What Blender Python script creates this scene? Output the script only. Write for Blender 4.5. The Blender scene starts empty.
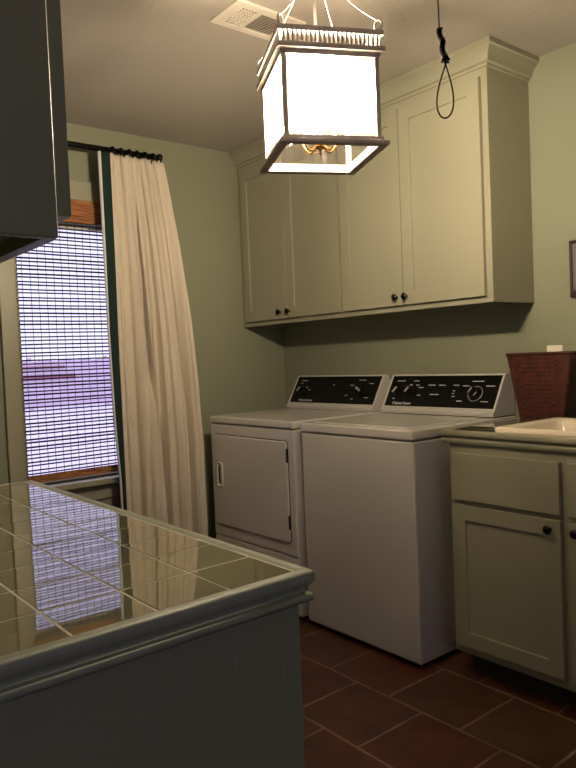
import bpy, bmesh, math, random
from mathutils import Vector, Matrix
random.seed(7)
C = bpy.context.scene.collection
sc = bpy.context.scene
PI = math.pi

# ------------------------------------------------------------------ materials
def srgb(r, g, b):
    f = lambda c: (c/255/12.92) if c/255 <= .04045 else ((c/255+.055)/1.055)**2.4
    return (f(r), f(g), f(b), 1)
def newmat(name):
    m = bpy.data.materials.new(name); m.use_nodes = True
    nt = m.node_tree
    return m, nt, nt.nodes['Principled BSDF'], nt.nodes['Material Output']
def plain(name, col, rough=.5, metal=0, bump=0, bscale=60, vary=0, vscale=4, spec=None, coat=0):
    m, nt, b, out = newmat(name)
    b.inputs['Base Color'].default_value = col
    b.inputs['Roughness'].default_value = rough
    b.inputs['Metallic'].default_value = metal
    if spec is not None: b.inputs['Specular IOR Level'].default_value = spec
    if coat: b.inputs['Coat Weight'].default_value = coat
    tc = nt.nodes.new('ShaderNodeTexCoord')
    if bump:
        n = nt.nodes.new('ShaderNodeTexNoise'); n.inputs['Scale'].default_value = bscale; n.inputs['Detail'].default_value = 6
        bp = nt.nodes.new('ShaderNodeBump'); bp.inputs['Strength'].default_value = bump; bp.inputs['Distance'].default_value = .003
        nt.links.new(tc.outputs['Object'], n.inputs['Vector']); nt.links.new(n.outputs['Fac'], bp.inputs['Height'])
        nt.links.new(bp.outputs['Normal'], b.inputs['Normal'])
    if vary:
        n = nt.nodes.new('ShaderNodeTexNoise'); n.inputs['Scale'].default_value = vscale; n.inputs['Detail'].default_value = 5
        mx = nt.nodes.new('ShaderNodeMix'); mx.data_type = 'RGBA'
        mx.inputs[6].default_value = tuple(c*(1-vary) for c in col[:3])+(1,)
        mx.inputs[7].default_value = tuple(min(1, c*(1+vary)) for c in col[:3])+(1,)
        nt.links.new(tc.outputs['Object'], n.inputs['Vector']); nt.links.new(n.outputs['Fac'], mx.inputs[0])
        nt.links.new(mx.outputs[2], b.inputs['Base Color'])
    return m
def emis(name, col, s):
    m, nt, b, out = newmat(name)
    b.inputs['Base Color'].default_value = (1, 1, 1, 1)
    b.inputs['Emission Color'].default_value = col; b.inputs['Emission Strength'].default_value = s
    return m
def glass(name, trans, tint=(1, 1, 1, 1), ior=1.45, haze_col=(1, .97, .9, 1)):
    # thin sheet: clear + mirror reflection (+ a share of scattering haze)
    m, nt, b, out = newmat(name); nt.nodes.remove(b)
    t = nt.nodes.new('ShaderNodeBsdfTransparent'); t.inputs['Color'].default_value = tint
    g = nt.nodes.new('ShaderNodeBsdfGlossy'); g.inputs['Roughness'].default_value = .03
    lw = nt.nodes.new('ShaderNodeLayerWeight'); pw = nt.nodes.new('ShaderNodeMath'); pw.operation = 'POWER'; pw.inputs[1].default_value = 5
    fr = nt.nodes.new('ShaderNodeMath'); fr.operation = 'MULTIPLY_ADD'; fr.inputs[1].default_value = .9; fr.inputs[2].default_value = .04
    nt.links.new(lw.outputs['Facing'], pw.inputs[0]); nt.links.new(pw.outputs[0], fr.inputs[0])
    mx = nt.nodes.new('ShaderNodeMixShader')
    nt.links.new(fr.outputs[0], mx.inputs[0]); nt.links.new(t.outputs[0], mx.inputs[1]); nt.links.new(g.outputs[0], mx.inputs[2])
    last = mx
    if trans:
        tr = nt.nodes.new('ShaderNodeBsdfTranslucent'); tr.inputs['Color'].default_value = haze_col
        m2 = nt.nodes.new('ShaderNodeMixShader'); m2.inputs[0].default_value = trans
        n = nt.nodes.new('ShaderNodeTexNoise'); n.inputs['Scale'].default_value = 16; n.inputs['Detail'].default_value = 3
        tc = nt.nodes.new('ShaderNodeTexCoord'); nt.links.new(tc.outputs['Object'], n.inputs['Vector'])
        mr = nt.nodes.new('ShaderNodeMapRange'); mr.inputs[1].default_value = .3; mr.inputs[2].default_value = .7
        mr.inputs[3].default_value = trans*.5; mr.inputs[4].default_value = trans*1.5
        nt.links.new(n.outputs['Fac'], mr.inputs[0]); nt.links.new(mr.outputs[0], m2.inputs[0])
        nt.links.new(mx.outputs[0], m2.inputs[1]); nt.links.new(tr.outputs[0], m2.inputs[2]); last = m2
    nt.links.new(last.outputs[0], out.inputs['Surface'])
    return m

M = {}
M['wall'] = plain('wall_paint', srgb(130, 132, 108), .75, bump=.25, bscale=120)
M['ceil'] = plain('ceiling_paint', srgb(172, 164, 151), .9, bump=.6, bscale=45)
M['cab'] = plain('cabinet_paint', srgb(147, 144, 121), .38, bump=.06, bscale=200)
M['dcab'] = plain('near_cabinet_paint', srgb(128, 132, 110), .4, bump=.15, bscale=350)
M['trimpaint'] = plain('island_trim_paint', srgb(136, 142, 124), .52, bump=.08, bscale=200)
M['white'] = plain('white_enamel', srgb(190, 186, 178), .2, vary=.02)
M['whiteside'] = plain('white_textured_enamel', srgb(176, 172, 166), .35, bump=.25, bscale=500)
M['black'] = plain('black_gloss', srgb(8, 8, 9), .3, spec=.25)
M['blackm'] = plain('black_metal', srgb(16, 13, 12), .4, metal=.6)
M['seam'] = plain('dark_gap', srgb(18, 17, 16), .8)
M['chrome'] = plain('brushed_chrome', srgb(190, 188, 185), .2, metal=1)
M['steel'] = plain('knob_steel', srgb(165, 163, 160), .35, metal=.2)
M['ink'] = plain('panel_lettering', srgb(205, 205, 205), .5)
M['knob'] = plain('dark_knob', srgb(14, 13, 14), .25, metal=.3)
M['lantern'] = plain('lantern_metal', srgb(168, 158, 152), .4, metal=.1, vary=.15, vscale=30)
M['brass'] = plain('aged_brass', srgb(170, 125, 70), .3, metal=1)
M['candle'] = plain('candle_sleeve', srgb(235, 225, 200), .5)
M['bulb'] = emis('lit_bulb', (1, .82, .60, 1), 2050)
M['lglass'] = glass('lantern_glass', .03)
M['pane'] = glass('window_glass', 0)
M['linen'] = plain('cream_linen', srgb(202, 190, 170), .95, bump=.5, bscale=400, vary=.05, vscale=20)
M['green'] = plain('dark_green_band', srgb(7, 36, 28), .9, bump=.4, bscale=500)
M['lining'] = plain('white_lining', srgb(205, 205, 205), .9)
M['reed'] = plain('dark_reed', srgb(26, 17, 15), .7)
M['brownreed'] = None
M['sink'] = plain('sink_enamel', srgb(225, 212, 188), .15)
M['plate'] = plain('switch_plate_plastic', srgb(225, 220, 200), .35)
M['print'] = plain('framed_print', srgb(96, 88, 88), .6, vary=.3, vscale=12)
M['frame'] = plain('dark_wood_frame', srgb(38, 22, 18), .4)
M['vent'] = plain('vent_enamel', srgb(225, 215, 198), .5)
M['ventdark'] = plain('vent_duct_dark', srgb(42, 36, 30), .8)
M['rope'] = plain('dark_pull_wire', srgb(9, 7, 6), .9, spec=.1)
M['rubber'] = plain('rubber_foot', srgb(20, 20, 20), .8)
M['grout'] = plain('pale_grout', srgb(176, 172, 156), .7)

def woven(name, c1, c2):
    m, nt, b, out = newmat(name)
    tc = nt.nodes.new('ShaderNodeTexCoord'); mp = nt.nodes.new('ShaderNodeMapping'); mp.inputs['Scale'].default_value = (1, 6, 150)
    n = nt.nodes.new('ShaderNodeTexNoise'); n.inputs['Scale'].default_value = 1.5; n.inputs['Detail'].default_value = 4
    r = nt.nodes.new('ShaderNodeValToRGB'); r.color_ramp.elements[0].color = c1; r.color_ramp.elements[1].color = c2
    r.color_ramp.elements[0].position = .35; r.color_ramp.elements[1].position = .6
    nt.links.new(tc.outputs['Object'], mp.inputs[0]); nt.links.new(mp.outputs[0], n.inputs['Vector'])
    nt.links.new(n.outputs['Fac'], r.inputs[0]); nt.links.new(r.outputs[0], b.inputs['Base Color'])
    bp = nt.nodes.new('ShaderNodeBump'); bp.inputs['Strength'].default_value = .6; bp.inputs['Distance'].default_value = .002
    nt.links.new(n.outputs['Fac'], bp.inputs['Height']); nt.links.new(bp.outputs[0], b.inputs['Normal'])
    b.inputs['Roughness'].default_value = .65
    return m
M['brownreed'] = woven('brown_woven_reed', srgb(92, 52, 30), srgb(178, 118, 72))

def tile_mat(name, c1, c2, rough, bump):
    m, nt, b, out = newmat(name)
    g = nt.nodes.new('ShaderNodeNewGeometry')
    r = nt.nodes.new('ShaderNodeValToRGB'); r.color_ramp.elements[0].color = c1; r.color_ramp.elements[1].color = c2
    nt.links.new(g.outputs['Random Per Island'], r.inputs[0]); nt.links.new(r.outputs[0], b.inputs['Base Color'])
    b.inputs['Roughness'].default_value = rough
    b.inputs['Coat Weight'].default_value = .4; b.inputs['Coat Roughness'].default_value = .01
    tc = nt.nodes.new('ShaderNodeTexCoord')
    n = nt.nodes.new('ShaderNodeTexNoise'); n.inputs['Scale'].default_value = 22; n.inputs['Detail'].default_value = 2
    bp = nt.nodes.new('ShaderNodeBump'); bp.inputs['Strength'].default_value = bump; bp.inputs['Distance'].default_value = .001
    nt.links.new(tc.outputs['Object'], n.inputs['Vector']); nt.links.new(n.outputs['Fac'], bp.inputs['Height'])
    nt.links.new(bp.outputs[0], b.inputs['Normal']); nt.links.new(bp.outputs[0], b.inputs['Coat Normal'])
    return m
M['ctile'] = tile_mat('glazed_olive_tile', srgb(96, 92, 68), srgb(104, 99, 74), .03, .03)

def saltillo():
    m, nt, b, out = newmat('saltillo_floor')
    tc = nt.nodes.new('ShaderNodeTexCoord'); mp = nt.nodes.new('ShaderNodeMapping')
    mp.inputs['Location'].default_value = (-1.63+.305*20, .60+.305*20, 0)
    wob = nt.nodes.new('ShaderNodeTexNoise'); wob.inputs['Scale'].default_value = 5; wob.inputs['Detail'].default_value = 3
    mm = nt.nodes.new('ShaderNodeMix'); mm.data_type = 'RGBA'; mm.blend_type = 'LINEAR_LIGHT'; mm.inputs[0].default_value = .006
    br = nt.nodes.new('ShaderNodeTexBrick')
    br.inputs['Scale'].default_value = 1; br.inputs['Brick Width'].default_value = .305; br.inputs['Row Height'].default_value = .305
    br.inputs['Mortar Size'].default_value = .0055; br.inputs['Mortar Smooth'].default_value = .25; br.offset = .5
    br.inputs['Color1'].default_value = srgb(94, 50, 36); br.inputs['Color2'].default_value = srgb(86, 62, 42)
    br.inputs['Mortar'].default_value = srgb(138, 114, 98)
    n = nt.nodes.new('ShaderNodeTexNoise'); n.inputs['Scale'].default_value = 7; n.inputs['Detail'].default_value = 6; n.inputs['Roughness'].default_value = .6
    r = nt.nodes.new('ShaderNodeValToRGB'); r.color_ramp.elements[0].color = (.45, .42, .4, 1); r.color_ramp.elements[1].color = (1.15, 1.1, 1.05, 1)
    r.color_ramp.elements[0].position = .3; r.color_ramp.elements[1].position = .7
    mul = nt.nodes.new('ShaderNodeMix'); mul.data_type = 'RGBA'; mul.blend_type = 'MULTIPLY'; mul.inputs[0].default_value = 1
    L = nt.links.new
    L(tc.outputs['Object'], mp.inputs[0]); L(tc.outputs['Object'], wob.inputs['Vector'])
    L(mp.outputs[0], mm.inputs[6]); L(wob.outputs['Color'], mm.inputs[7]); L(mm.outputs[2], br.inputs['Vector'])
    L(tc.outputs['Object'], n.inputs['Vector']); L(n.outputs['Fac'], r.inputs[0])
    L(br.outputs['Color'], mul.inputs[6]); L(r.outputs[0], mul.inputs[7]); L(mul.outputs[2], b.inputs['Base Color'])
    inv = nt.nodes.new('ShaderNodeMath'); inv.operation = 'MULTIPLY_ADD'; inv.inputs[1].default_value = -1
    L(br.outputs['Fac'], inv.inputs[0]); L(n.outputs['Fac'], inv.inputs[2])
    bp = nt.nodes.new('ShaderNodeBump'); bp.inputs['Strength'].default_value = .5; bp.inputs['Distance'].default_value = .004
    L(inv.outputs[0], bp.inputs['Height']); L(bp.outputs[0], b.inputs['Normal'])
    b.inputs['Roughness'].default_value = .42
    return m
M['floor'] = saltillo()

def basket_mat():
    m, nt, b, out = newmat('woven_basket')
    tc = nt.nodes.new('ShaderNodeTexCoord'); mp = nt.nodes.new('ShaderNodeMapping'); mp.inputs['Scale'].default_value = (1, 1, 1)
    n = nt.nodes.new('ShaderNodeTexNoise'); n.inputs['Scale'].default_value = 60; n.inputs['Detail'].default_value = 3
    r = nt.nodes.new('ShaderNodeValToRGB'); r.color_ramp.elements[0].color = srgb(40, 15, 9); r.color_ramp.elements[1].color = srgb(84, 36, 22)
    r.color_ramp.elements[0].position = .3; r.color_ramp.elements[1].position = .7
    nt.links.new(tc.outputs['Object'], n.inputs['Vector']); nt.links.new(n.outputs['Fac'], r.inputs[0]); nt.links.new(r.outputs[0], b.inputs['Base Color'])
    b.inputs['Roughness'].default_value = .45
    return m
M['basket'] = basket_mat()

# ------------------------------------------------------------------ mesh helpers
def B(): return bmesh.new()
JIT = 0
def box(bm, x0, x1, y0, y1, z0, z1, bev=0, seg=2):
    if JIT:
        x0, x1, y0, y1, z0, z1 = [q+random.uniform(-JIT, JIT) for q in (x0, x1, y0, y1, z0, z1)]
    t = bmesh.new()
    bmesh.ops.create_cube(t, size=1)
    for v in t.verts:
        v.co = Vector((x0+(v.co.x+.5)*(x1-x0), y0+(v.co.y+.5)*(y1-y0), z0+(v.co.z+.5)*(z1-z0)))
    if bev:
        bmesh.ops.bevel(t, geom=t.edges[:], offset=bev, segments=seg, profile=.5, affect='EDGES')
    me = bpy.data.meshes.new('t'); t.to_mesh(me); bm.from_mesh(me); bpy.data.meshes.remove(me); t.free()
    return bm
def frames(pts, closed=False):
    n = len(pts); out = []
    up = None
    for i in range(n):
        a = pts[(i-1) % n] if (i > 0 or closed) else pts[i]; b = pts[(i+1) % n] if (i < n-1 or closed) else pts[i]
        t = (b-a).normalized()
        if up is None:
            up = Vector((0, 0, 1)) if abs(t.z) < .9 else Vector((1, 0, 0))
        s = t.cross(up).normalized(); u = s.cross(t).normalized(); up = u
        out.append((s, u))
    return out
def tube(bm, pts, r, seg=8, closed=False):
    pts = [Vector(p) for p in pts]; fr = frames(pts, closed)
    rings = []
    for i, p in enumerate(pts):
        rr = r[i] if isinstance(r, (list, tuple)) else r
        s, u = fr[i]
        rings.append([bm.verts.new(p+s*math.cos(2*PI*k/seg)*rr+u*math.sin(2*PI*k/seg)*rr) for k in range(seg)])
    m = len(pts)
    for i in range(m if closed else m-1):
        a, b = rings[i], rings[(i+1) % m]
        for k in range(seg):
            bm.faces.new((a[k], a[(k+1) % seg], b[(k+1) % seg], b[k]))
    if not closed:
        bm.faces.new(rings[0][::-1]); bm.faces.new(rings[-1])
    return bm
def lathe(bm, origin, axis, prof, seg=24):
    """prof: list of (distance along axis, radius)"""
    o = Vector(origin); ax = Vector(axis).normalized()
    up = Vector((0, 0, 1)) if abs(ax.z) < .9 else Vector((1, 0, 0))
    s = ax.cross(up).normalized(); u = s.cross(ax).normalized()
    rings = []
    for d, r in prof:
        r = max(r, 1e-5)
        rings.append([bm.verts.new(o+ax*d+s*math.cos(2*PI*k/seg)*r+u*math.sin(2*PI*k/seg)*r) for k in range(seg)])
    for a, b in zip(rings, rings[1:]):
        for k in range(seg):
            bm.faces.new((a[k], a[(k+1) % seg], b[(k+1) % seg], b[k]))
    bm.faces.new(rings[0][::-1]); bm.faces.new(rings[-1])
    return bm
def prism(bm, prof, p0, p1, axis='x'):
    """extrude closed 2d profile [(a,z)] from p0 to p1 along axis"""
    def P(a, z, t): return Vector((t, a, z)) if axis == 'x' else Vector((a, t, z))
    A = [bm.verts.new(P(a, z, p0)) for a, z in prof]; Bv = [bm.verts.new(P(a, z, p1)) for a, z in prof]
    n = len(prof)
    for i in range(n): bm.faces.new((A[i], A[(i+1) % n], Bv[(i+1) % n], Bv[i]))
    bm.faces.new(A[::-1]); bm.faces.new(Bv)
    return bm
def sweep(bm, path, prof):
    """path: list of (corner point xy, outward offset dir xy); prof: list of (offset, z). open run, capped"""
    rings = []
    for (x, y), (dx, dy) in path:
        rings.append([bm.verts.new((x+dx*o, y+dy*o, z)) for o, z in prof])
    n = len(prof)
    for a, b in zip(rings, rings[1:]):
        for i in range(n): bm.faces.new((a[i], a[(i+1) % n], b[(i+1) % n], b[i]))
    bm.faces.new(rings[0][::-1]); bm.faces.new(rings[-1])
    return bm
ORG = {}
def base(p):
    return ORG.get(p.name, Vector((0, 0, 0))) if p is not None else None
def obj(name, bm, mat, parent=None, origin=None, smooth=False):
    """bm in world coordinates; object origin = thing's base"""
    o0 = base(parent) if parent is not None else Vector(origin or (0, 0, 0))
    bmesh.ops.recalc_face_normals(bm, faces=bm.faces[:])
    for v in bm.verts: v.co -= o0
    me = bpy.data.meshes.new(name); bm.to_mesh(me); bm.free()
    me.materials.append(mat)
    if smooth:
        for p in me.polygons: p.use_smooth = True
    o = bpy.data.objects.new(name, me); C.objects.link(o)
    if parent is not None: o.parent = parent
    else: o.location = o0
    ORG[o.name] = o0.copy()
    return o
def smooth_angle(o, deg=40):
    me = o.data
    for p in me.polygons: p.use_smooth = True
    bm = bmesh.new(); bm.from_mesh(me)
    for e in bm.edges:
        if len(e.link_faces) == 2 and e.calc_face_angle(0) > math.radians(deg): e.smooth = False
        elif len(e.link_faces) != 2: e.smooth = False
    bm.to_mesh(me); bm.free()
    md = o.modifiers.new('normals', 'WEIGHTED_NORMAL'); md.keep_sharp = True; md.weight = 90
    return o
def thing(name, label, cat, loc, group=None):
    o = bpy.data.objects.new(name, None); C.objects.link(o); o.location = loc; o.empty_display_size = .1
    o['label'] = label; o['category'] = cat
    if group: o['group'] = group
    ORG[o.name] = Vector(loc)
    return o
def tag(o, label, cat, group=None):
    o['label'] = label; o['category'] = cat
    if group: o['group'] = group
    return o
def struct(name, bm, mat, **k):
    o = obj(name, bm, mat, **k); o['kind'] = 'structure'; return o
def text_bm(s, size, mtx, depth=.0003):
    cu = bpy.data.curves.new('t', 'FONT'); cu.body = s; cu.size = size; cu.extrude = depth; cu.align_x = 'LEFT'; cu.offset = size*.012
    t = bpy.data.objects.new('t', cu); C.objects.link(t)
    dg = bpy.context.evaluated_depsgraph_get(); me = bpy.data.meshes.new_from_object(t.evaluated_get(dg))
    me.transform(mtx)
    bm = bmesh.new(); bm.from_mesh(me); bpy.data.objects.remove(t); bpy.data.curves.remove(cu); bpy.data.meshes.remove(me)
    return bm

ZC = 2.386          # ceiling
RX, RY = 5.2, -6.5  # room extents

# ------------------------------------------------------------------ room
struct('floor', box(B(), -.12, RX+.12, RY-.12, .12, -.08, 0), M['floor'])
struct('ceiling', box(B(), -.12, RX+.12, RY-.12, .12, ZC, ZC+.08), M['ceil'])
struct('wall_back', box(B(), -.12, RX+.12, 0, .12, 0, ZC), M['wall'])
VY0, VY1, VZ0, VZ1 = -3.5, -2.0, .85, 2.1  # opening for the added, unseen fill window
bm = B()
box(bm, RX, RX+.12, RY, VY0, 0, ZC); box(bm, RX, RX+.12, VY1, 0, 0, ZC); box(bm, RX, RX+.12, VY0, VY1, 0, VZ0); box(bm, RX, RX+.12, VY0, VY1, VZ1, ZC)
struct('wall_right', bm, M['wall'])
struct('wall_front', box(B(), -.12, RX+.12, RY-.12, RY, 0, ZC), M['wall'])
WY0, WY1, WZ0, WZ1 = -1.573, -.86, .655, 1.905
bm = B()
box(bm, -.12, 0, RY, WY0, 0, ZC); box(bm, -.12, 0, WY1, 0, 0, ZC)
box(bm, -.12, 0, WY0, WY1, 0, WZ0); box(bm, -.12, 0, WY0, WY1, WZ1, ZC)
struct('wall_left', bm, M['wall'])
struct('baseboard_left', box(B(), 0, .014, RY, -.02, 0, .09, .003), M['cab'])
struct('baseboard_front', box(B(), .014, RX, RY, RY+.014, 0, .09, .003), M['cab'])

JIT = .0002
# window
bm = B()
cs = .085
box(bm, 0, .022, WY0-cs, WY0, WZ0-.02, WZ1+.2, .003)
box(bm, 0, .022, WY1, WY1+cs, WZ0-.02, WZ1+.2, .003)
box(bm, 0, .028, WY0-cs-.01, WY1+cs+.01, WZ1+.105, WZ1+.2, .004)
box(bm, 0, .012, WY0, WY1, WZ1, WZ1+.11)
win = struct('window_1', bm, M['cab'])
box_ = B(); sw = .018
box(box_, -.09, -.055, WY0, WY0+sw, WZ0, WZ1, .002); box(box_, -.09, -.055, WY1-sw, WY1, WZ0, WZ1, .002)
box(box_, -.089, -.056, WY0+.01, WY1-.01, WZ0, WZ0+sw, .002); box(box_, -.089, -.056, WY0+.01, WY1-.01, WZ1-sw, WZ1, .002)
wf = obj('window_sash', box_, M['vent'], win)
obj('window_pane', box(B(), -.074, -.070, WY0+.012, WY1-.012, WZ0+.012, WZ1-.012), M['pane'], win)
obj('window_sill', box(B(), -.03, .07, WY0-cs-.02, WY1+cs+.02, WZ0-.04, WZ0-.012, .004), M['cab'], win)
obj('window_apron', box(B(), 0, .016, WY0-cs, WY1+cs, WZ0-.12, WZ0-.04, .003), M['cab'], win)

JIT = .0002
bm = B()
for a, b_ in ((VY0-.08, VY0), (VY1, VY1+.08)): box(bm, RX-.022, RX, a, b_, VZ0-.08, VZ1+.08, .003)
box(bm, RX-.024, RX, VY0, VY1, VZ0-.08, VZ0, .003); box(bm, RX-.024, RX, VY0, VY1, VZ1, VZ1+.08, .003)
fill_win = struct('added_fill_window', bm, M['cab'])  # unseen window, added to bring cool fill light onto island and hanging cabinet
bm = B()
for a in (VY0, (VY0+VY1)/2-.02, VY1-.04): box(bm, RX+.05, RX+.085, a, a+.04, VZ0, VZ1, .002)
box(bm, RX+.051, RX+.084, VY0, VY1, VZ0, VZ0+.04, .002); box(bm, RX+.051, RX+.084, VY0, VY1, VZ1-.04, VZ1, .002)
obj('window_sash', bm, M['vent'], fill_win)
obj('window_pane', box(B(), RX+.066, RX+.070, VY0+.02, VY1-.02, VZ0+.02, VZ1-.02), M['pane'], fill_win)

# woven blind
BX = .045
bl = thing('woven_blind', 'brown woven reed blind lowered over the window, daylight glowing between its reeds', 'blind', (BX, (WY0+WY1)/2, WZ0))
y0, y1 = WY0-.010, WY1-.003
bm = B(); z = .712; k = 0
while z < 1.90:
    for dz in (0, .0155):
        zz = z+dz+random.uniform(-.0012, .0012)
        pts = [(BX+random.uniform(-.001, .001), y0+(y1-y0)*i/6, zz+random.uniform(-.0009, .0009)) for i in range(7)]
        tube(bm, pts, random.choice((.0037, .0041, .0046)), 6)
    z += .0365
obj('reed_weave', bm, M['reed'], bl, smooth=True)
bm = B(); y = y0+.02
while y < y1:
    w = random.uniform(-.001, .001)
    tube(bm, [(BX+.003, y+w, .69), (BX+.003, y-w, 1.3), (BX+.003, y, 1.92)], .0014, 5)
    y += .0375
obj('string_warp', bm, M['reed'], bl)
bm = B()
for i in range(26):
    z = 1.897+i*.0042; tube(bm, [(BX+.004+random.uniform(0, .001), y0, z), (BX+.004, y1, z)], .0023, 6)
box(bm, BX-.018, BX+.001, y0, y1, 1.90, 2.0)
obj('valance', bm, M['brownreed'], bl, smooth=False)
bm = B()
for i in range(9):
    z = .668+i*.0042; tube(bm, [(BX+random.uniform(0, .001), y0, z), (BX, y1, z)], .0023, 6)
obj('bottom_rail', bm, M['brownreed'], bl)

# curtain rod
rod = thing('curtain_rod', 'black iron curtain rod with a dark finial above the window', 'curtain rod', (.10, -1.2, 2.24))
obj('rod', tube(B(), [(.14, -1.78, 2.236), (.14, -.90, 2.243)], .0135, 12), M['blackm'], rod, smooth=True)
for yy, d, zz in ((-.90, 1, 2.243), (-1.78, -1, 2.236)):
    smooth_angle(obj('finial', lathe(B(), (.14, yy, zz), (0, d, 0), [(-.006, .012), (0, .016), (.004, .014), (.006, .008), (.012, .008), (.018, .017), (.028, .021), (.038, .017), (.043, .008), (.046, .001)], 16), M['blackm'], rod))
for yy in (-.915, -1.70):
    bm = B(); tube(bm, [(.003, yy, 2.19), (.03, yy, 2.19), (.09, yy, 2.20), (.14, yy, 2.214), (.14, yy, 2.226)], .006, 8)
    box(bm, 0, .006, yy-.014, yy+.014, 2.15, 2.225, .002)
    obj('bracket', bm, M['blackm'], rod)

# curtain
cur = thing('curtain', 'cream linen pleated curtain with dark green leading edge hanging beside the window', 'curtain', (.11, -.95, .02))
ZT = 2.222
def lerp_tab(z, tab):
    for (z0, v0), (z1, v1) in zip(tab, tab[1:]):
        if z >= z1: return v0+(v1-v0)*max(0, min(1, (z0-z)/(z0-z1)))
    return tab[-1][1]
def edge_l(z): return -1.150
def edge_r(z): return lerp_tab(z, [(2.222, -.845), (2.05, -.816), (1.887, -.788), (1.70, -.761), (1.526, -.737), (1.264, -.713), (1.0, -.697), (.8, -.684), (0, -.676)])
NS, NZ = 300, 90
def fold(s, z):
    t = max(0, min(1, (ZT-z)/2.2))
    pin = math.exp(-t*9)
    w = s+.05*math.sin(2*PI*s*1.3+.6)+.035*t*math.sin(2*PI*s*2.1+4*t)
    a = .009+.034*min(1, t*1.8)
    f = a*(.75*math.sin(2*PI*3.6*w+.4)+.35*math.sin(2*PI*7.7*w+1.1+1.5*t)+.16*math.sin(2*PI*13*w+2+4*t))
    q = ((s*7) % 1)-.5
    f += pin*.015*(math.exp(-(q/.06)**2)+.7*math.exp(-((abs(q)-.16)/.05)**2))
    f -= pin*.008
    g = .505+.01*math.sin(5*t)
    f -= .085*math.exp(-((s-g)/.013)**2)*min(1, max(0, (t-.58)*7))
    f += .014*math.exp(-((s-g+.05)/.03)**2)*min(1, max(0, (t-.5)*4))
    g = .365-.02*t
    f -= .085*math.exp(-((s-g)/.012)**2)*math.exp(-((t-.33)/.17)**4)
    f += .012*math.exp(-((s-g+.045)/.03)**2)*math.exp(-((t-.33)/.2)**2)
    f -= .018*math.exp(-((s-.78)/.02)**2)*math.exp(-((t-.40)/.16)**2)
    f += .0022*math.sin(40*t+9*s)*math.sin(23*s)+.0015*math.sin(17*t+31*s)
    f *= min(1, s/.09)**.7
    return .150+max(f, -.092)
bm = B(); grid = []
for j in range(NZ+1):
    z = ZT-(ZT-.025)*j/NZ; row = []
    for i in range(NS+1):
        s = i/NS
        zz = z + (.006*math.sin(2*PI*7*s) if j == 0 else 0)
        row.append(bm.verts.new((fold(s, z), edge_l(z)+(edge_r(z)-edge_l(z))*s+.004*math.sin(2*PI*12*s), zz)))
    grid.append(row)
for j in range(NZ):
    for i in range(NS): bm.faces.new((grid[j][i], grid[j+1][i], grid[j+1][i+1], grid[j][i+1]))
o = obj('linen_panel', bm, M['linen'], cur, smooth=True)
md = o.modifiers.new('s', 'SOLIDIFY'); md.thickness = .003; md.offset = -1
def strip(name, ya, yb, xa, xb, mat):
    bm = B(); rows = []
    for j in range(61):
        z = ZT-(ZT-.025)*j/60; t = j/60
        row = []
        for k in range(7):
            u = k/6; row.append(bm.verts.new((xa+(xb-xa)*u+.006*math.sin(PI*u)+.004*math.sin(6*t+u), ya(t)+(yb(t)-ya(t))*u, z)))
        rows.append(row)
    for j in range(60):
        for k in range(6): bm.faces.new((rows[j][k], rows[j+1][k], rows[j+1][k+1], rows[j][k+1]))
    o = obj(name, bm, mat, cur, smooth=True); md = o.modifiers.new('s', 'SOLIDIFY'); md.thickness = .003; md.offset = -1
    return o
g0 = lambda t: lerp_tab(ZT-2.2*t, [(2.222, -1.199), (1.37, -1.197), (.935, -1.188), (.64, -1.174), (0, -1.170)])
g1 = lambda t: edge_l(ZT-2.2*t)+.003
strip('green_band', g0, g1, .160, .150, M['green'])['label'] = 'dark green band down the leading edge'
strip('lining_edge', lambda t: g0(t)-.014+.007*t, lambda t: g0(t)+.001, .154, .160, M['lining'])['label'] = 'white lining edge'
for i in range(7):
    s = (i+.5)/7; yy = edge_l(ZT)+(edge_r(ZT)-edge_l(ZT))*s
    if yy > -.83: continue
    pts = [(.14+.0185*math.sin(a), yy+.002*math.sin(a*2), 2.240+.0185*math.cos(a)) for a in [2*PI*k/16 for k in range(16)]]
    bm = tube(B(), pts, .0042, 6, closed=True)
    obj('curtain_ring', bm, M['blackm'], rod, smooth=True)

# ------------------------------------------------------------------ shared cabinet pieces
def shaker_y(name, parent, x0, x1, z0, z1, yf, mat, st=.058, th=.02, rec=.009, sgn=-1, knob=None, label=None):
    """door whose front face looks along sgn*y, front at y = yf"""
    yb = yf-sgn*th
    a, b_ = min(yf, yb), max(yf, yb)
    bm = B()
    bv = .0018
    box(bm, x0, x0+st, a, b_, z0, z1, bv); box(bm, x1-st, x1, a, b_, z0, z1, bv)
    box(bm, x0+st-.001, x1-st+.001, a, b_, z0, z0+st, bv); box(bm, x0+st-.001, x1-st+.001, a, b_, z1-st, z1, bv)
    if sgn < 0: box(bm, x0+st-.004, x1-st+.004, a+rec, b_-.002, z0+st-.004, z1-st+.004)
    else: box(bm, x0+st-.004, x1-st+.004, a+.002, b_-rec, z0+st-.004, z1-st+.004)
    # small bead around the panel
    d = smooth_angle(obj(name, bm, mat, parent))
    if knob:
        kx, kz = knob
        kb = lathe(B(), (kx, yf, kz), (0, sgn, 0), [(0, .007), (.002, .007), (.004, .0045), (.010, .0045), (.014, .011), (.018, .0145), (.023, .014), (.027, .009), (.028, .002)], 20)
        smooth_angle(obj('knob', kb, M['knob'], d))['label'] = 'round dark metal knob'
    return d

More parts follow.
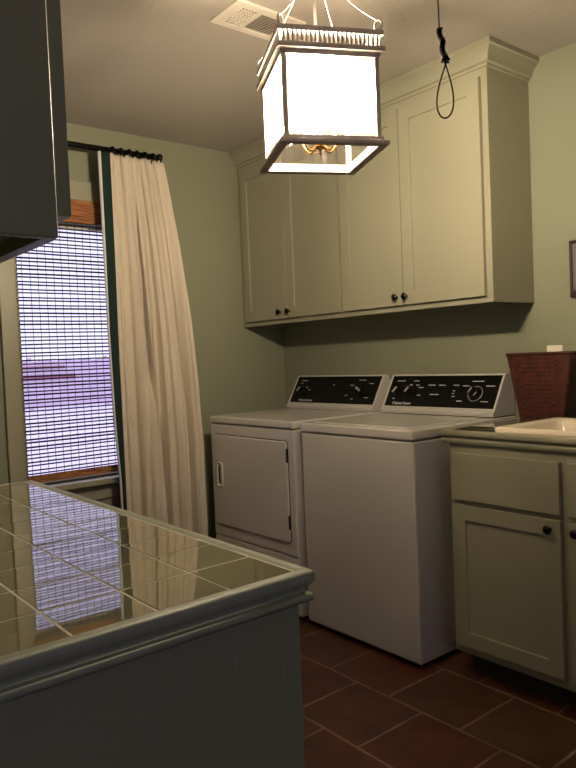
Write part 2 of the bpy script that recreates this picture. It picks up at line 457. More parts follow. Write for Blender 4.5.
# ------------------------------------------------------------------ wall cabinet on the back wall
XR, DC, ZB, ZCB = 1.689, -.2915, 1.389, 2.319
wc = thing('wall_cabinet', 'long olive four-door wall cabinet with crown moulding above washer and dryer', 'cabinet', (.85, -.15, ZB))
bm = B()
box(bm, .004, XR-.002, DC+.016, -.002, ZB+.028, ZC-.005)          # carcass
box(bm, XR-.018, XR, DC+.004, -.001, ZB, ZC-.004, .0015)    # end panel
box(bm, .002, .02, DC+.004, -.001, ZB, ZC-.004)
# face frame
for a, b_ in ((.002, .058), (.815, .875), (1.645, XR)): box(bm, a, b_, DC, DC+.02, ZB, ZC-.02, .001)
box(bm, .002, XR, DC, DC+.019, ZB, ZB+.036, .001); box(bm, .002, XR, DC, DC+.019, 2.245, ZC-.004, .001)
smooth_angle(obj('cabinet_body', bm, M['cab'], wc))
DY = DC-.0205
for (a, b_, kx) in ((.047, .428, .372), (.432, .838, .448), (.858, 1.240, 1.205), (1.245, 1.662, 1.262)):
    shaker_y('door', wc, a, b_, 1.414, 2.266, DY, M['cab'], knob=(kx, 1.450))
prof = [(0, 2.300), (.006, 2.302), (.008, 2.312), (.018, 2.316), (.022, 2.330), (.030, 2.345), (.043, 2.357), (.046, 2.364), (.052, 2.366), (.052, 2.3845), (0, 2.3845)]
bm = B(); sweep(bm, [((.002, DC), (0, -1)), ((XR, DC), (1, -1)), ((XR, -.001), (1, 0))], prof)
smooth_angle(obj('crown_moulding', bm, M['cab'], wc), 50)

# ------------------------------------------------------------------ dryer and washer
def console(root, x0, x1, txt_x, knobs, marks, bars):
    ya, za, yb, zb = -.155, .944, -.070, 1.092
    bm = B()
    prism(bm, [(-.012, .918), (-.168, .918), (-.172, .932), (-.163, .942), (ya, za), (yb, zb), (-.062, 1.0975), (-.040, 1.096), (-.012, 1.02)], x0+.004, x1-.004, 'x')
    c = smooth_angle(obj('console', bm, M['white'], root), 35)
    # sloped panel frame: U along x, V up the slope
    U = Vector((1, 0, 0)); V = Vector((0, yb-ya, zb-za)); Lv = V.length; V.normalize(); N = U.cross(V)
    Oo = Vector((x0+.004, ya, za))
    def mt(u, v, off): 
        m = Matrix.Identity(4)
        m.col[0][:3] = U; m.col[1][:3] = V; m.col[2][:3] = N; m.col[3][:3] = Oo+U*u+V*v+N*off
        return m
    W = x1-x0-.008
    def pbox(bm, u0, u1, v0, v1, n0, n1, bev=0):
        t = bmesh.new(); box(t, u0, u1, v0, v1, n0, n1, bev); t.transform(mt(0, 0, 0))
        me = bpy.data.meshes.new('t'); t.to_mesh(me); bm.from_mesh(me); t.free(); bpy.data.meshes.remove(me)
    bm = B(); pbox(bm, .010, W-.010, .006, Lv-.004, -.004, .002, .001)
    p = obj('control_panel', bm, M['black'], c)
    bm = B()
    pbox(bm, 0, W, -.002, .006, -.003, .005, .0015); pbox(bm, 0, .010, 0, Lv, -.003, .005, .0015); pbox(bm, W-.010, W, 0, Lv, -.003, .005, .0015)
    pbox(bm, 0, W, Lv-.004, Lv+.002, -.003, .004, .001)
    obj('panel_trim', bm, M['chrome'] if False else M['white'], c)
    bm = text_bm('Speed Queen', .0175, mt(txt_x+.016, .016, .0022)); obj('brand_lettering', bm, M['ink'], c)
    bm = B(); t = bmesh.new()
    tube(t, [(.006*math.cos(a), .006*math.sin(a), 0) for a in [2*PI*k/16 for k in range(16)]], .0012, 5, closed=True)
    t.transform(mt(txt_x+.006, .022, .0026)); me = bpy.data.meshes.new('t'); t.to_mesh(me); bm.from_mesh(me); t.free()
    obj('round_emblem', bm, M['ink'], c)
    for (u, v, r, ring) in knobs:
        o = Oo+U*u+V*v
        bm = lathe(B(), o+N*.002, N, [(0, r), (.003, r), (.006, r*.86), (.020, r*.72), (.023, r*.66), (.024, 0)], 28)
        box_m = bmesh.new(); box(box_m, -r*.16, r*.16, -r*.7, r*.7, .02, .032, .0012)
        ang = random.uniform(-.6, .6)
        box_m.transform(mt(u, v, .002) @ Matrix.Rotation(ang-.5, 4, 'Z')); me = bpy.data.meshes.new('t'); box_m.to_mesh(me); bm.from_mesh(me); box_m.free()
        kn = smooth_angle(obj('knob', bm, M['blackm'] if not ring else M['black'], c)); kn['label'] = 'round dial knob'
        if ring:
            bm = B(); t = bmesh.new(); tube(t, [(r*1.06*math.cos(a), r*1.06*math.sin(a), .003) for a in [2*PI*k/28 for k in range(28)]], .0016, 6, closed=True)
            tube(t, [(-r*.62, -r*.2, .027), (-r*.3, r*.5, .028), (r*.1, r*.66, .027)], .0035, 6)
            tube(t, [(r*.25, -r*.55, .024), (r*.62, -r*.05, .024)], .003, 6)
            t.transform(mt(u, v, .002)); me = bpy.data.meshes.new('t'); t.to_mesh(me); bm.from_mesh(me); t.free()
            obj('dial_ring', bm, M['steel'], c, smooth=True)
        else:
            bm = B(); t = bmesh.new(); box(t, -r*.75, r*.75, -r*.22, r*.22, .030, .036, .001); t.transform(mt(u, v, .002) @ Matrix.Rotation(1.0 if u < W*.5 else -.5, 4, 'Z'))
            me = bpy.data.meshes.new('t'); t.to_mesh(me); bm.from_mesh(me); t.free(); obj('knob_pointer', bm, M['steel'], c)
    for (u, v, w, h) in marks:
        bm = B(); pbox(bm, u-w/2, u+w/2, v-h/2, v+h/2, .0018, .0026); obj('legend_mark', bm, M['ink'], c)
    return c

WY = -.684
# dryer
DX0, DX1 = .211, .894
dr = thing('dryer', 'white front-loading dryer with square side-hinged door standing left of the washer', 'dryer', ((DX0+DX1)/2, -.35, 0))
bm = B(); box(bm, DX0, DX1, WY+.008, -.012, .02, .876, .006, 3)
smooth_angle(obj('dryer_cabinet', bm, M['whiteside'], dr))
bm = B(); box(bm, DX0-.001, DX1+.001, WY-.004, -.010, .879, .916, .010, 4)
smooth_angle(obj('top_panel', bm, M['white'], dr))
bm = B(); box(bm, DX0+.001, DX1-.001, WY, WY+.014, .296, .874, .005, 3)
fp = smooth_angle(obj('front_panel', bm, M['white'], dr))
bm = B(); box(bm, DX0+.001, DX1-.001, WY+.002, WY+.014, .03, .289, .005, 3)
smooth_angle(obj('kick_panel', bm, M['white'], dr))
def rrect(x0, x1, z0, z1, r, y, n=6):
    pts = []
    for cx, cz, a0 in ((x1-r, z1-r, 0), (x0+r, z1-r, PI/2), (x0+r, z0+r, PI), (x1-r, z0+r, 3*PI/2)):
        for k in range(n+1):
            a = a0+PI/2*k/n; pts.append((cx+r*math.cos(a), y, cz+r*math.sin(a)))
    return pts
def slab(bm, x0, x1, z0, z1, r, ya, yb, inset=.003):
    A = [bm.verts.new(p) for p in rrect(x0, x1, z0, z1, r, ya)]
    Bm = [bm.verts.new(p) for p in rrect(x0, x1, z0, z1, r, yb+inset)]
    Cc = [bm.verts.new(p) for p in rrect(x0+inset, x1-inset, z0+inset, z1-inset, r-inset, yb)]
    for P, Q in ((A, Bm), (Bm, Cc)):
        for i in range(len(P)): bm.faces.new((P[i], P[(i+1) % len(P)], Q[(i+1) % len(P)], Q[i]))
    bm.faces.new(Cc); bm.faces.new(A[::-1])
bm = B(); slab(bm, .247, .853, .352, .826, .022, WY+.004, WY-.0015, .001)
obj('door_gap', bm, M['seam'], dr)
bm = B(); slab(bm, .251, .849, .356, .822, .019, WY+.004, WY-.010, .004)
dd = smooth_angle(obj('door', bm, M['white'], dr))
bm = B(); tube(bm, [(x, WY-.011, z) for x, _, z in rrect(.278, .322, .556, .676, .010, 0)], .0062, 8, closed=True)
obj('door_handle', bm, M['white'], dd, smooth=True)
obj('handle_recess', box(B(), .286, .300, WY-.0125, WY-.006, .572, .660, .002), M['seam'], dd)
for zc in (.758, .452):
    obj('hinge', box(B(), .847, .853, WY-.012, WY+.002, zc-.032, zc+.032, .002), M['seam'], dr)['label'] = 'dark door hinge'
for x in (DX0+.05, DX1-.05):
    for y in (WY+.06, -.08): obj('foot', lathe(B(), (x, y, 0), (0, 0, 1), [(0, .02), (.01, .02), (.012, .008), (.03, .008)], 14), M['rubber'], dr)
Wd = DX1-DX0-.008
mk = []
for u, v, w in ((.075, .142, .05), (.06, .125, .02), (.535, .145, .05), (.47, .115, .03), (.605, .125, .03), (.45, .055, .02), (.60, .045, .03), (.50, .035, .02), (.33, .115, .012), (.115, .10, .02), (.14, .085, .02)): mk.append((u, v, w, .0035))
console(dr, DX0, DX1, .085, ((.085, .075, .020, False), (.555, .078, .026, False)), mk, None)
# washer
X0, X1 = .942, 1.592
wa = thing('washing_machine', 'white top-loading washing machine with black dial console between dryer and base cabinet', 'washing machine', ((X0+X1)/2, -.35, 0))
bm = B(); box(bm, X0+.002, X1-.002, WY+.004, -.012, .024, .868, .006, 3)
smooth_angle(obj('washer_cabinet', bm, M['whiteside'], wa))
bm = B(); box(bm, X0+.010, X1-.004, WY, WY+.02, .030, .868, .006, 3)
smooth_angle(obj('front_panel', bm, M['white'], wa))
bm = B(); box(bm, X0, X1, WY-.003, -.006, .872, .914, .010, 4)
tp = smooth_angle(obj('top_panel', bm, M['white'], wa))
bm = B(); box(bm, X0+.055, X1-.055, WY+.035, -.215, .911, .9185, .003, 2)
smooth_angle(obj('lid', bm, M['white'], wa))
bm = B(); box(bm, X1-.004, X1+.0005, -.52, -.03, .06, .066); 
obj('side_crease', bm, M['whiteside'], wa)
for x in (X0+.05, X1-.05):
    for y in (WY+.06, -.08): obj('foot', lathe(B(), (x, y, 0), (0, 0, 1), [(0, .02), (.012, .02), (.014, .008), (.03, .008)], 14), M['rubber'], wa)
mk = []
for u, v, w in ((.070, .140, .05), (.165, .140, .03), (.14, .118, .018), (.18, .118, .018), (.205, .105, .03), (.265, .118, .04), (.325, .118, .035), (.405, .118, .028), (.295, .070, .05), (.405, .062, .018), (.40, .090, .012), (.40, .077, .012), (.515, .138, .06), (.458, .115, .035), (.585, .115, .045), (.445, .040, .03), (.575, .040, .04), (.205, .065, .02), (.055, .045, .015)): mk.append((u, v, w, .0035))
console(wa, X0, X1, .060, ((.075, .078, .022, False), (.150, .080, .020, False), (.520, .076, .034, True)), mk, None)

# ------------------------------------------------------------------ base cabinet with sink counter, right
KY = -.596; CX0 = 1.660; CX1 = 3.15
bc = thing('base_cabinet', 'olive base cabinet with shaker doors and drawer fronts right of the washing machine', 'cabinet', (2.4, -.3, 0))
bm = B()
box(bm, 1.690, CX1-.02, KY+.02, -.001, .105, .66)
box(bm, 1.690, 1.708, KY+.012, -.001, .105, .868, .001); box(bm, CX1-.04, CX1-.02, KY+.012, -.001, .105, .868)
box(bm, 1.690, CX1-.02, -.02, -.001, .66, .868)
obj('toe_kick', box(B(), 1.700, CX1-.03, KY+.085, KY+.1, 0, .104), plain('toe_kick_painted_shade', srgb(52, 50, 42), .7), bc)  # shadow under the cabinet is put into this dark colour
stiles = [(1.690, 1.722), (2.118, 2.170), (2.565, 2.615), (3.075, 3.13)]
for a, b_ in stiles: box(bm, a, b_, KY, KY+.02, .095, .868, .001)
box(bm, 1.690, CX1-.02, KY, KY+.019, .095, .140, .001); box(bm, 1.690, CX1-.02, KY, KY+.019, .815, .868, .001); box(bm, 1.690, CX1-.02, KY, KY+.019, .635, .680, .001)
smooth_angle(obj('cabinet_body', bm, M['cab'], bc))
KD = KY-.0205
for a, b_, kx in ((1.710, 2.130, 2.096), (2.157, 2.577, 2.188), (2.604, 3.085, 3.05)):
    shaker_y('door', bc, a, b_, .128, .646, KD, M['cab'], knob=(kx, .617), st=.054)
    bm = B(); box(bm, a, b_, KD, KD+.02, .664, .834, .003, 2)
    smooth_angle(obj('drawer_front', bm, M['cab'], bc))
# countertop: frame edge + tiles, with a cut-out for the sink
SX0, SX1, SY0, SY1 = 1.852, 2.56, -.560, -.150
ct = thing('countertop', 'olive tiled countertop with moulded edge on the base cabinet, around the cream sink', 'countertop', (2.4, -.3, .87))
bm = B()
zt0, zt1 = .869, .9128
hx0, hx1, hy0, hy1 = SX0+.02, SX1-.02, SY0+.02, SY1-.02
box(bm, CX0+.02, hx0, -.600, -.001, zt0, zt1); box(bm, hx1, CX1, -.600, -.001, zt0, zt1)
box(bm, hx0, hx1, -.600, hy0, zt0, zt1); box(bm, hx0, hx1, hy1, -.001, zt0, zt1)
obj('tile_bed', bm, M['grout'], ct)
def tiles(x0, x1, y0, y1, pitch, ztop, gap=.0032, hole=None, tilt=.0006, startx=None, from_hi=True):
    bm = B()
    nx = int(math.ceil((x1-x0)/pitch-1e-6)); ny = int(math.ceil((y1-y0)/pitch-1e-6))
    for i in range(nx):
        xb = x1-i*pitch if from_hi else x0+(i+1)*pitch; xa = xb-pitch
        xa = max(xa, x0); xb = min(xb, x1)
        for j in range(ny):
            yb = y1-j*pitch; ya = max(yb-pitch, y0)
            a, b_, c, d = xa+gap/2, xb-gap/2, ya+gap/2, yb-gap/2
            if b_-a < .004 or d-c < .004: continue
            if hole:
                hx, hX, hy, hY = hole
                if a >= hx-1e-4 and b_ <= hX+1e-4 and c >= hy-1e-4 and d <= hY+1e-4: continue
                # trim to the hole
                if b_ > hx and a < hX and d > hy and c < hY:
                    if a < hx: b_ = hx
                    elif b_ > hX: a = hX
                    elif c < hy: d = hy
                    elif d > hY: c = hY
                    if b_-a < .004 or d-c < .004: continue
            t = bmesh.new(); box(t, a, b_, c, d, ztop-.007, ztop, .0009, 2)
            tx, ty = random.gauss(0, tilt*.6), random.gauss(0, tilt*.6)
            mx, my = (a+b_)/2, (c+d)/2
            for v in t.verts: v.co.z += (v.co.x-mx)*tx+(v.co.y-my)*ty
            me = bpy.data.meshes.new('t'); t.to_mesh(me); bm.from_mesh(me); t.free(); bpy.data.meshes.remove(me)
    return bm
smooth_angle(obj('tile_surface', tiles(CX0+.020, CX1, -.598, -.002, .1037, .9135, hole=(hx0, hx1, hy0, hy1), from_hi=False), M['ctile'], ct))
eprof = [(-.02, .867), (-.004, .867), (.000, .873), (.000, .881), (-.005, .885), (-.006, .890), (.002, .893), (.006, .898), (.006, .909), (.002, .9145), (-.016, .915), (-.02, .913)]
bm = B(); sweep(bm, [((CX0+.002, -.004), (-1, 0)), ((CX0+.002, -.612), (-1, -1)), ((CX1, -.612), (0, -1))], eprof)
smooth_angle(obj('edge_moulding', bm, M['cab'], ct), 50)
# sink
sk = thing('sink', 'cream enamel drop-in sink set in the counter at the right edge', 'sink', ((SX0+SX1)/2, (SY0+SY1)/2, .76))
def rr2(x0, x1, y0, y1, r, z, n=5):
    return [(p[0], p[2], z) for p in rrect(x0, x1, y0, y1, r, 0, n)]
bm = B()
prs = [(0, .9125, .02), (0, .920, .02), (.004, .927, .018), (.012, .9295, .018), (.030, .9265, .028), (.038, .919, .025), (.045, .85, .03), (.060, .785, .05), (.10, .775, .05)]
rings = [[bm.verts.new(p) for p in rr2(SX0+i, SX1-i, SY0+i, SY1-i, r, z)] for i, z, r in prs]
for P, Q in zip(rings, rings[1:]):
    for i in range(len(P)): bm.faces.new((P[i], P[(i+1) % len(P)], Q[(i+1) % len(P)], Q[i]))
bm.faces.new(rings[-1])
o = obj('basin', bm, M['sink'], sk, smooth=True)
obj('drain', lathe(B(), ((SX0+SX1)/2, (SY0+SY1)/2, .7745), (0, 0, 1), [(0, .04), (.002, .04), (.003, .03), (.001, .02)], 24), M['chrome'], sk)

# basket behind the sink
bk = thing('woven_basket', 'tall dark red-brown woven basket standing behind the sink', 'basket', (1.80, -.09, .914))
bm = B(); NB = 60; NU = 150
def bas(u, v, inset=0):
    # rectangular basket, tapering to the base
    hx = .098+.046*v-inset; hy = .050+.016*v-inset
    a = 2*PI*u; c, s = math.cos(a), math.sin(a); e = .22
    x = hx*math.copysign(abs(c)**e, c); y = hy*math.copysign(abs(s)**e, s)
    return x, y
rows = []
for j in range(NB+1):
    v = j/NB; row = []
    for i in range(NU):
        x, y = bas(i/NU, v); k = 1+.018*math.sin(PI*j)+.005*(1 if (i//3+j//2) % 2 else -1)
        row.append(bm.verts.new((1.783+x*k, -.088+y*k, .9145+.262*v)))
    rows.append(row)
for j in range(NB+1):
    v = 1-j/NB; row = []
    for i in range(NU):
        x, y = bas(i/NU, v, .008); row.append(bm.verts.new((1.783+x, -.088+y, .9225+.2535*v)))
    rows.append(row)
for a, b_ in zip(rows, rows[1:]):
    for i in range(NU): bm.faces.new((a[i], a[(i+1) % NU], b_[(i+1) % NU], b_[i]))
bm.faces.new(rows[0][::-1]); bm.faces.new(rows[-1])
obj('basket_body', bm, M['basket'], bk)
bm = B(); pts = []
for i in range(64):
    x, y = bas(i/64, 1.0); pts.append((1.783+x, -.088+y, 1.1775))
tube(bm, pts, .0055, 7, closed=True); obj('rim', bm, M['basket'], bk, smooth=True)
for o in [c for c in bk.children]: pass

# dark canister at the frame's edge
cn = thing('canister', 'black canister with a pale lid just right of the basket, cut by the photo edge', 'canister', (2.01, -.085, .914))
smooth_angle(obj('canister_body', lathe(B(), (2.01, -.075, .9142), (0, 0, 1), [(0, .046), (.004, .050), (.21, .050), (.214, .048)], 28), M['black'], cn))
smooth_angle(obj('lid', lathe(B(), (2.01, -.075, 1.1284), (0, 0, 1), [(0, .052), (.02, .052), (.028, .045), (.030, .012), (.036, .010), (.046, .014), (.050, .008)], 28), M['steel'], cn))

# outlet plate and framed print on the back wall
op = thing('outlet_cover', 'cream outlet cover plate on the back wall behind the basket rim', 'outlet', (1.777, -.003, 1.15))
bm = B(); box(bm, 1.742, 1.812, -.007, -.0005, 1.093, 1.208, .003, 2); smooth_angle(obj('cover_plate', bm, M['plate'], op))
for z in (1.13, 1.17):
    obj('socket', box(B(), 1.763, 1.791, -.0085, -.006, z-.012, z+.012, .002), M['plate'], op)
pf = thing('framed_picture', 'small dark framed picture hanging on the wall at the right edge', 'picture', (1.98, -.01, 1.395))
bm = B(); fx0, fx1, fz0, fz1 = 1.857, 2.12, 1.395, 1.620
box(bm, fx0, fx1, -.02, -.001, fz0, fz0+.028, .003); box(bm, fx0, fx1, -.02, -.001, fz1-.012, fz1, .003); box(bm, fx0, fx0+.010, -.02, -.001, fz0, fz1, .003); box(bm, fx1-.01, fx1, -.02, -.001, fz0, fz1, .003)
obj('picture_frame', bm, M['frame'], pf)
obj('print', box(B(), fx0+.008, fx1-.008, -.011, -.002, fz0+.02, fz1-.008), M['print'], pf)

# ------------------------------------------------------------------ island
IX0, IX1, IY0, IY1 = 1.478, 2.590, -2.98, -2.046
isl = thing('island_cabinet', 'dark sage painted cabinet island in the foreground, plain end panel', 'island', ((IX0+IX1)/2, (IY0+IY1)/2, 0))
bm = B(); box(bm, IX0+.03, IX1-.014, IY0+.03, IY1-.018, .0, .880, .002, 2)
smooth_angle(obj('cabinet_body', bm, M['dcab'], isl))
for (y, z) in ((-2.172, .818), (-2.098, .783)):
    bm = B(); xx = IX1-.014; t = .0012
    box(bm, xx-.001, xx+t, y-.0035, y+.0035, z-.006, z+.006, .0005); obj('plug', bm, M['trimpaint'], isl)['label'] = 'small pale filler plug'
ic = thing('island_countertop', 'glossy olive tiled island top with painted moulded edge, reflecting the window', 'countertop', ((IX0+IX1)/2, (IY0+IY1)/2, .868))
obj('tile_bed', box(B(), IX0+.01, IX1-.016, IY0+.01, IY1-.018, .881, .9108), M['grout'], ic)
smooth_angle(obj('tile_surface', tiles(IX0+.014, IX1-.0165, IY0+.014, IY1-.0225, .1033, .9115, gap=.0030), M['ctile'], ic))
ip = [(-.024, .870), (-.008, .868), (-.002, .871), (-.001, .877), (-.003, .881), (-.008, .883), (-.009, .888), (-.003, .894), (0, .899), (0, .908), (-.003, .9125), (-.014, .9132), (-.019, .911), (-.024, .905)]
bm = B(); 
# closed run around the top
cr = [((IX0, IY0), (-1, -1)), ((IX1, IY0), (1, -1)), ((IX1, IY1), (1, 1)), ((IX0, IY1), (-1, 1))]
rings = []
for (x, y), (dx, dy) in cr: rings.append([bm.verts.new((x+dx*o, y+dy*o, z)) for o, z in ip])
for q in range(4):
    a, b_ = rings[q], rings[(q+1) % 4]
    for i in range(len(ip)): bm.faces.new((a[i], a[(i+1) % len(ip)], b_[(i+1) % len(ip)], b_[i]))
smooth_angle(obj('edge_moulding', bm, M['trimpaint'], ic), 60)

# near wall cabinet hanging over the island
hc = thing('hanging_cabinet', 'dark sage ceiling-hung cabinet over the island, at upper left', 'cabinet', (2.0, -2.42, 1.389))
HX0, HX1, HY0, HY1, HZ = 1.70, 2.304, -2.58, -2.264, 1.389
bm = B()
box(bm, HX0+.002, HX1-.001, HY0+.002, HY1-.002, HZ+.022, ZC-.002)
box(bm, HX1-.019, HX1, HY0, HY1, HZ, ZC-.002, .004, 3); box(bm, HX0, HX0+.019, HY0, HY1, HZ, ZC-.002, .0015)
box(bm, HX0+.018, HX1-.017, HY1-.022, HY1, HZ, HZ+.06, .001); box(bm, HX0+.018, HX1-.017, HY0, HY0+.02, HZ, HZ+.06, .001)
smooth_angle(obj('cabinet_body', bm, M['dcab'], hc))
for a, b_, kx in ((HX0+.004, 1.998, 1.97), (2.004, HX1-.013, 2.03)):
    shaker_y('door', hc, a, b_, HZ+.036, 2.33, HY1+.026, M['dcab'], th=.022, sgn=1, knob=(kx, HZ+.075))

# ------------------------------------------------------------------ lantern
LC = Vector((1.956, -1.425, 0)); LY = 1.106
RL = Matrix.Translation(LC) @ Matrix.Rotation(LY, 4, 'Z') @ Matrix.Diagonal((1, 1.045, 1, 1))
ln = thing('pendant_lantern', 'square grey metal glass lantern with lit candle bulbs hanging from the ceiling', 'lantern', (LC.x, LC.y, 1.714))
LZ = 1.710
def lobj(name, bm, mat, parent=ln, **k):
    bm.transform(RL); return obj(name, bm, mat, parent, **k)
def ringbox(bm, h, w, z0, z1, bev=.0015):
    """square ring, outer half-size h, width w"""
    box(bm, -h, h, -h, -h+w, z0, z1, bev); box(bm, -h, h, h-w, h, z0, z1, bev)
    box(bm, -h, -h+w, -h+w*.98, h-w*.98, z0, z1, bev); box(bm, h-w, h, -h+w*.98, h-w*.98, z0, z1, bev)
bm = B(); ringbox(bm, .137, .023, LZ, LZ+.010, .002); ringbox(bm, .126, .012, LZ+.009, LZ+.022, .002)
smooth_angle(lobj('bottom_frame', bm, M['lantern']))
for sx in (-1, 1):
    for sy in (-1, 1):
        cx, cy = sx*.1155, sy*.1155
        smooth_angle(lobj('corner_post', box(B(), cx-.006, cx+.006, cy-.006, cy+.006, LZ+.015, LZ+.225, .002), M['lantern']))
bm = B(); ringbox(bm, .1235, .014, LZ+.211, LZ+.228, .002); ringbox(bm, .135, .022, LZ+.222, LZ+.236, .003)
ringbox(bm, .132, .02, LZ+.262, LZ+.276, .003)
smooth_angle(lobj('cornice', bm, M['lantern']))
bm = B()
n = 22
for i in range(n):
    u = -.122+.244*(i+.5)/n
    for (x, y) in ((u, -.1265), (u, .1265), (-.1265, u), (.1265, u)):
        tube(bm, [(x, y, LZ+.237), (x, y, LZ+.242), (x, y, LZ+.256), (x, y, LZ+.262)], [.0026, .0038, .0038, .0026], 7)
lobj('cornice_beading', bm, M['lantern'], smooth=True)
for (a, b_, c, d) in ((-.109, .109, -.1165, -.1145), (-.109, .109, .1145, .1165), (-.1165, -.1145, -.109, .109), (.1145, .1165, -.109, .109)):
    lobj('glass_pane', box(B(), a, b_, c, d, LZ+.021, LZ+.212), M['lglass'])
# stem, top cross, cluster
bm = B(); tube(bm, [(0, 0, LZ+.03), (0, 0, ZC-.02)], .0042, 12)
lobj('stem', bm, M['lantern'], smooth=True)
smooth_angle(lobj('ceiling_canopy', lathe(B(), (0, 0, ZC), (0, 0, -1), [(0, .062), (.006, .062), (.016, .05), (.026, .02), (.034, .008)], 28), M['lantern']))
bm = B()
lathe(bm, (0, 0, LZ+.022), (0, 0, 1), [(0, .002), (.004, .008), (.010, .013), (.018, .013), (.026, .009), (.034, .006)], 16)
hub = smooth_angle(lobj('candle_hub', bm, M['brass']))
for k in range(6):
    a = .26+k*PI/3; c, s = math.cos(a), math.sin(a)
    pts = []
    for t in range(13):
        u = t/12; r = .008+.047*u; pts.append((c*r, s*r, LZ+.038-.020*math.sin(PI*u)+.018*u*u))
    lobj('candle_arm', tube(B(), pts, .0028, 8), M['brass'], hub, smooth=True)
    px, py = c*.055, s*.055
    smooth_angle(lobj('drip_cup', lathe(B(), (px, py, LZ+.110), (0, 0, 1), [(0, .0088), (.003, .018), (.007, .0235), (.0085, .024), (.006, .018), (.005, .009)], 18), M['brass'], hub))
    smooth_angle(lobj('candle_sleeve', lathe(B(), (px, py, LZ+.055), (0, 0, 1), [(0, .0085), (.060, .0085), (.062, .007)], 16), M['candle'], hub))
    smooth_angle(lobj('bulb', lathe(B(), (px, py, LZ+.120), (0, 0, 1), [(0, .005), (.006, .0085), (.016, .0125), (.026, .012), (.038, .008), (.048, .0035), (.054, .0008)], 18), M['bulb'], hub))
# corner rings and wires to the stem
for sx in (-1, 1):
    for sy in (-1, 1):
        cx, cy = sx*.122, sy*.122
        d = Vector((-sx, -sy, 0)).normalized()
        bm = B(); tube(bm, [Vector((cx, cy, LZ+.290))+d*(.0095*math.cos(q))+Vector((0, 0, .0115*math.sin(q))) for q in [2*PI*t/20 for t in range(20)]], .0026, 7, closed=True)
        tube(bm, [(cx, cy, LZ+.270), (cx, cy, LZ+.281)], .004, 8)
        lobj('corner_ring', bm, M['lantern'], smooth=True)
        pts = []
        for t in range(15):
            u = t/14; pts.append((cx*(1-u)*(1-.12*math.sin(PI*u)), cy*(1-u)*(1-.12*math.sin(PI*u)), LZ+.300+.22*u-.010*math.sin(PI*u)))
        lobj('suspension_wire', tube(B(), pts, .0014, 6), M['lantern'], smooth=True)

# ------------------------------------------------------------------ pull loop
pb = Vector((2.340, -1.417, 0))
pl = thing('pull_cord', 'dark wire pull cord twisted above a teardrop loop, hanging from the ceiling', 'pull cord', (2.340, -1.417, 1.70))
rt = Vector((.6308, .7749, 0))
obj('wire', tube(B(), [pb+Vector((0, 0, ZC)), pb+Vector((0, 0, 2.1)), pb+Vector((0, 0, 1.955)), pb+rt*.001+Vector((0, 0, 1.89))], .0016, 8), M['rope'], pl, smooth=True)
bm = B()
for ph in (0, PI):
    pts = []; 
    for i in range(90):
        u = i/89; r = .0045+.0022*math.sin(31*u+ph)+(.003 if u > .88 else 0)
        c = pb+rt*(.001+.011*u)+Vector((0, 0, 1.897-.072*u))
        pts.append(c+rt*(r*math.cos(2*PI*7*u+ph))+Vector((.775, -.63, 0))*(r*math.sin(2*PI*7*u+ph)))
    tube(bm, pts, .0024, 6)
tube(bm, [pb+rt*.001+Vector((0, 0, 1.897)), pb+rt*.012+Vector((0, 0, 1.822))], .003, 7)
obj('twisted_wrap', bm, M['rope'], pl, smooth=True)
top = Vector((0, 0, 1.822)); pts = []
for i in range(40):
    u = i/39; a = 2*PI*u
    # teardrop
    w = .025*math.sin(a)*(math.sin(a/2)**1.3); zz = 1.706+.058*(1+math.cos(a))
    pts.append(pb+rt*(.012*(1-.4*(1-math.cos(a))/2)+w)+Vector((0, 0, zz)))
obj('loop', tube(B(), pts, .0018, 7, closed=False), M['rope'], pl, smooth=True)

# ------------------------------------------------------------------ ceiling vent
cv = thing('ceiling_vent', 'cream metal ceiling vent with two grilles, partly behind the lantern', 'vent', (1.34, -1.13, ZC))
vx0, vx1, vy0, vy1 = 1.250, 1.428, -1.276, -.985
bm = B()
g1 = (1.277, 1.392, -1.232, -1.172); g2 = (1.277, 1.400, -1.153, -1.036)
box(bm, vx0, vx1, vy0, g1[2], ZC-.008, ZC, .002); box(bm, vx0, vx1, g1[3], g2[2], ZC-.008, ZC, .002); box(bm, vx0, vx1, g2[3], vy1, ZC-.008, ZC, .002)
box(bm, vx0, g1[0], vy0, vy1, ZC-.008, ZC, .002); box(bm, g1[1], vx1, vy0, vy1, ZC-.008, ZC, .002)
smooth_angle(obj('vent_frame', bm, M['vent'], cv))
bm = B(); box(bm, g1[0]-.004, g1[1]+.004, g1[2]-.004, g1[3]+.004, ZC-.003, ZC-.0005); box(bm, g2[0]-.004, g2[1]+.004, g2[2]-.004, g2[3]+.004, ZC-.003, ZC-.0005)
obj('duct_opening', bm, M['ventdark'], cv)
bm = B(); n = 8
for i in range(1, n): 
    x = g1[0]+(g1[1]-g1[0])*i/n; box(bm, x-.0015, x+.0015, g1[2], g1[3], ZC-.008, ZC-.002)
for i in range(1, 5):
    y = g1[2]+(g1[3]-g1[2])*i/5; box(bm, g1[0], g1[1], y-.0015, y+.0015, ZC-.008, ZC-.002)
obj('egg_crate_grille', bm, M['vent'], cv)
bm = B()
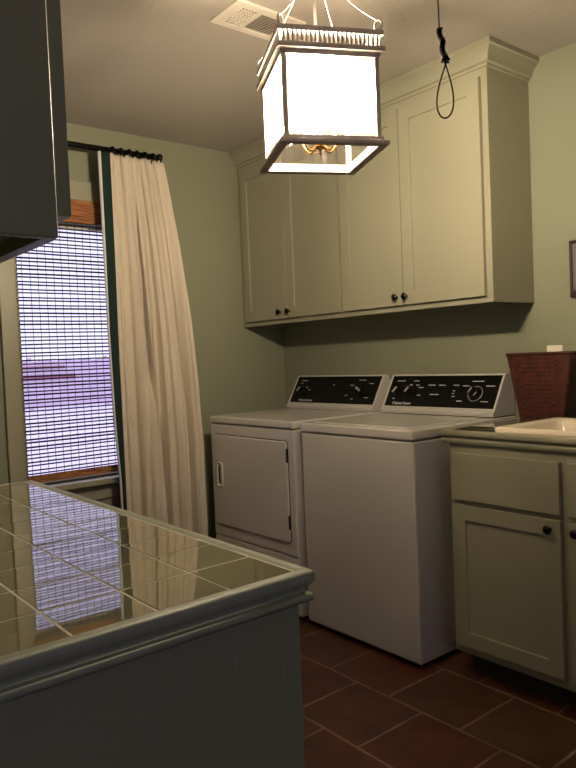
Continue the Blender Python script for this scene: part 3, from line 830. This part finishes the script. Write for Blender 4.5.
for i in range(1, 12):
    x = g2[0]+(g2[1]-g2[0])*i/12; prism(bm, [(x-.004, ZC-.002), (x+.001, ZC-.009), (x+.002, ZC-.009), (x-.003, ZC-.002)], g2[2], g2[3], 'y')
obj('louvre_grille', bm, M['vent'], cv)

# ------------------------------------------------------------------ outside the window
gm = plain('pale_paving', srgb(236, 232, 240), .9, vary=.05)
struct('ground', box(B(), -60, 60, -60, 60, -.35, -.3), gm)
fm = plain('mauve_fence_boards', srgb(214, 198, 212), .9, vary=.06, vscale=3)
fe = thing('garden_fence', 'distant mauve-brown board fence seen dimly through the blind', 'fence', (-22, 5.5, -.3))
bm = B()
for i in range(40):
    y = 3+i*.25; box(bm, -22.0, -21.97, y, y+.246, -.25, 1.45+.02*(i % 3))
obj('boards', bm, fm, fe)
rm = plain('mauve_rail', srgb(150, 96, 118), .9)
obj('rail', box(B(), -21.965, -21.9, 3, 7.6, .78, .95), rm, fe)
obj('rail', box(B(), -21.965, -21.9, 3, 7.2, 1.18, 1.26), rm, fe)
for i in range(4): obj('post', box(B(), -22.12, -22.0, 3+i*2.9, 3.12+i*2.9, -.3, 1.6), fm, fe)

# ------------------------------------------------------------------ world, camera, view
w = bpy.data.worlds.new('World'); sc.world = w; w.use_nodes = True
bg = w.node_tree.nodes['Background']; bg.inputs[0].default_value = (.70, .67, 1.0, 1); bg.inputs[1].default_value = 1.75

cam = bpy.data.cameras.new('camera'); co = bpy.data.objects.new('camera', cam); C.objects.link(co)
cam.sensor_fit = 'HORIZONTAL'; cam.sensor_width = 36; cam.lens = 36*695.82/576; cam.clip_start = .02
fw = Vector((-0.7759637, 0.6296684, -0.03739048)); r = Vector((0.63077075, 0.77486649, -0.04135435)); u = Vector((-0.00293311, 0.05567429, 0.99844468))
m = Matrix.Identity(4)
m.col[0][:3] = r; m.col[1][:3] = u; m.col[2][:3] = -fw; m.col[3][:3] = (3.30114, -2.65606, 1.20144)
co.matrix_world = m
sc.camera = co
sc.view_settings.view_transform = 'Standard'; sc.view_settings.look = 'None'; sc.view_settings.gamma = 1
sc.view_settings.exposure = 0; sc.view_settings.use_curve_mapping = False
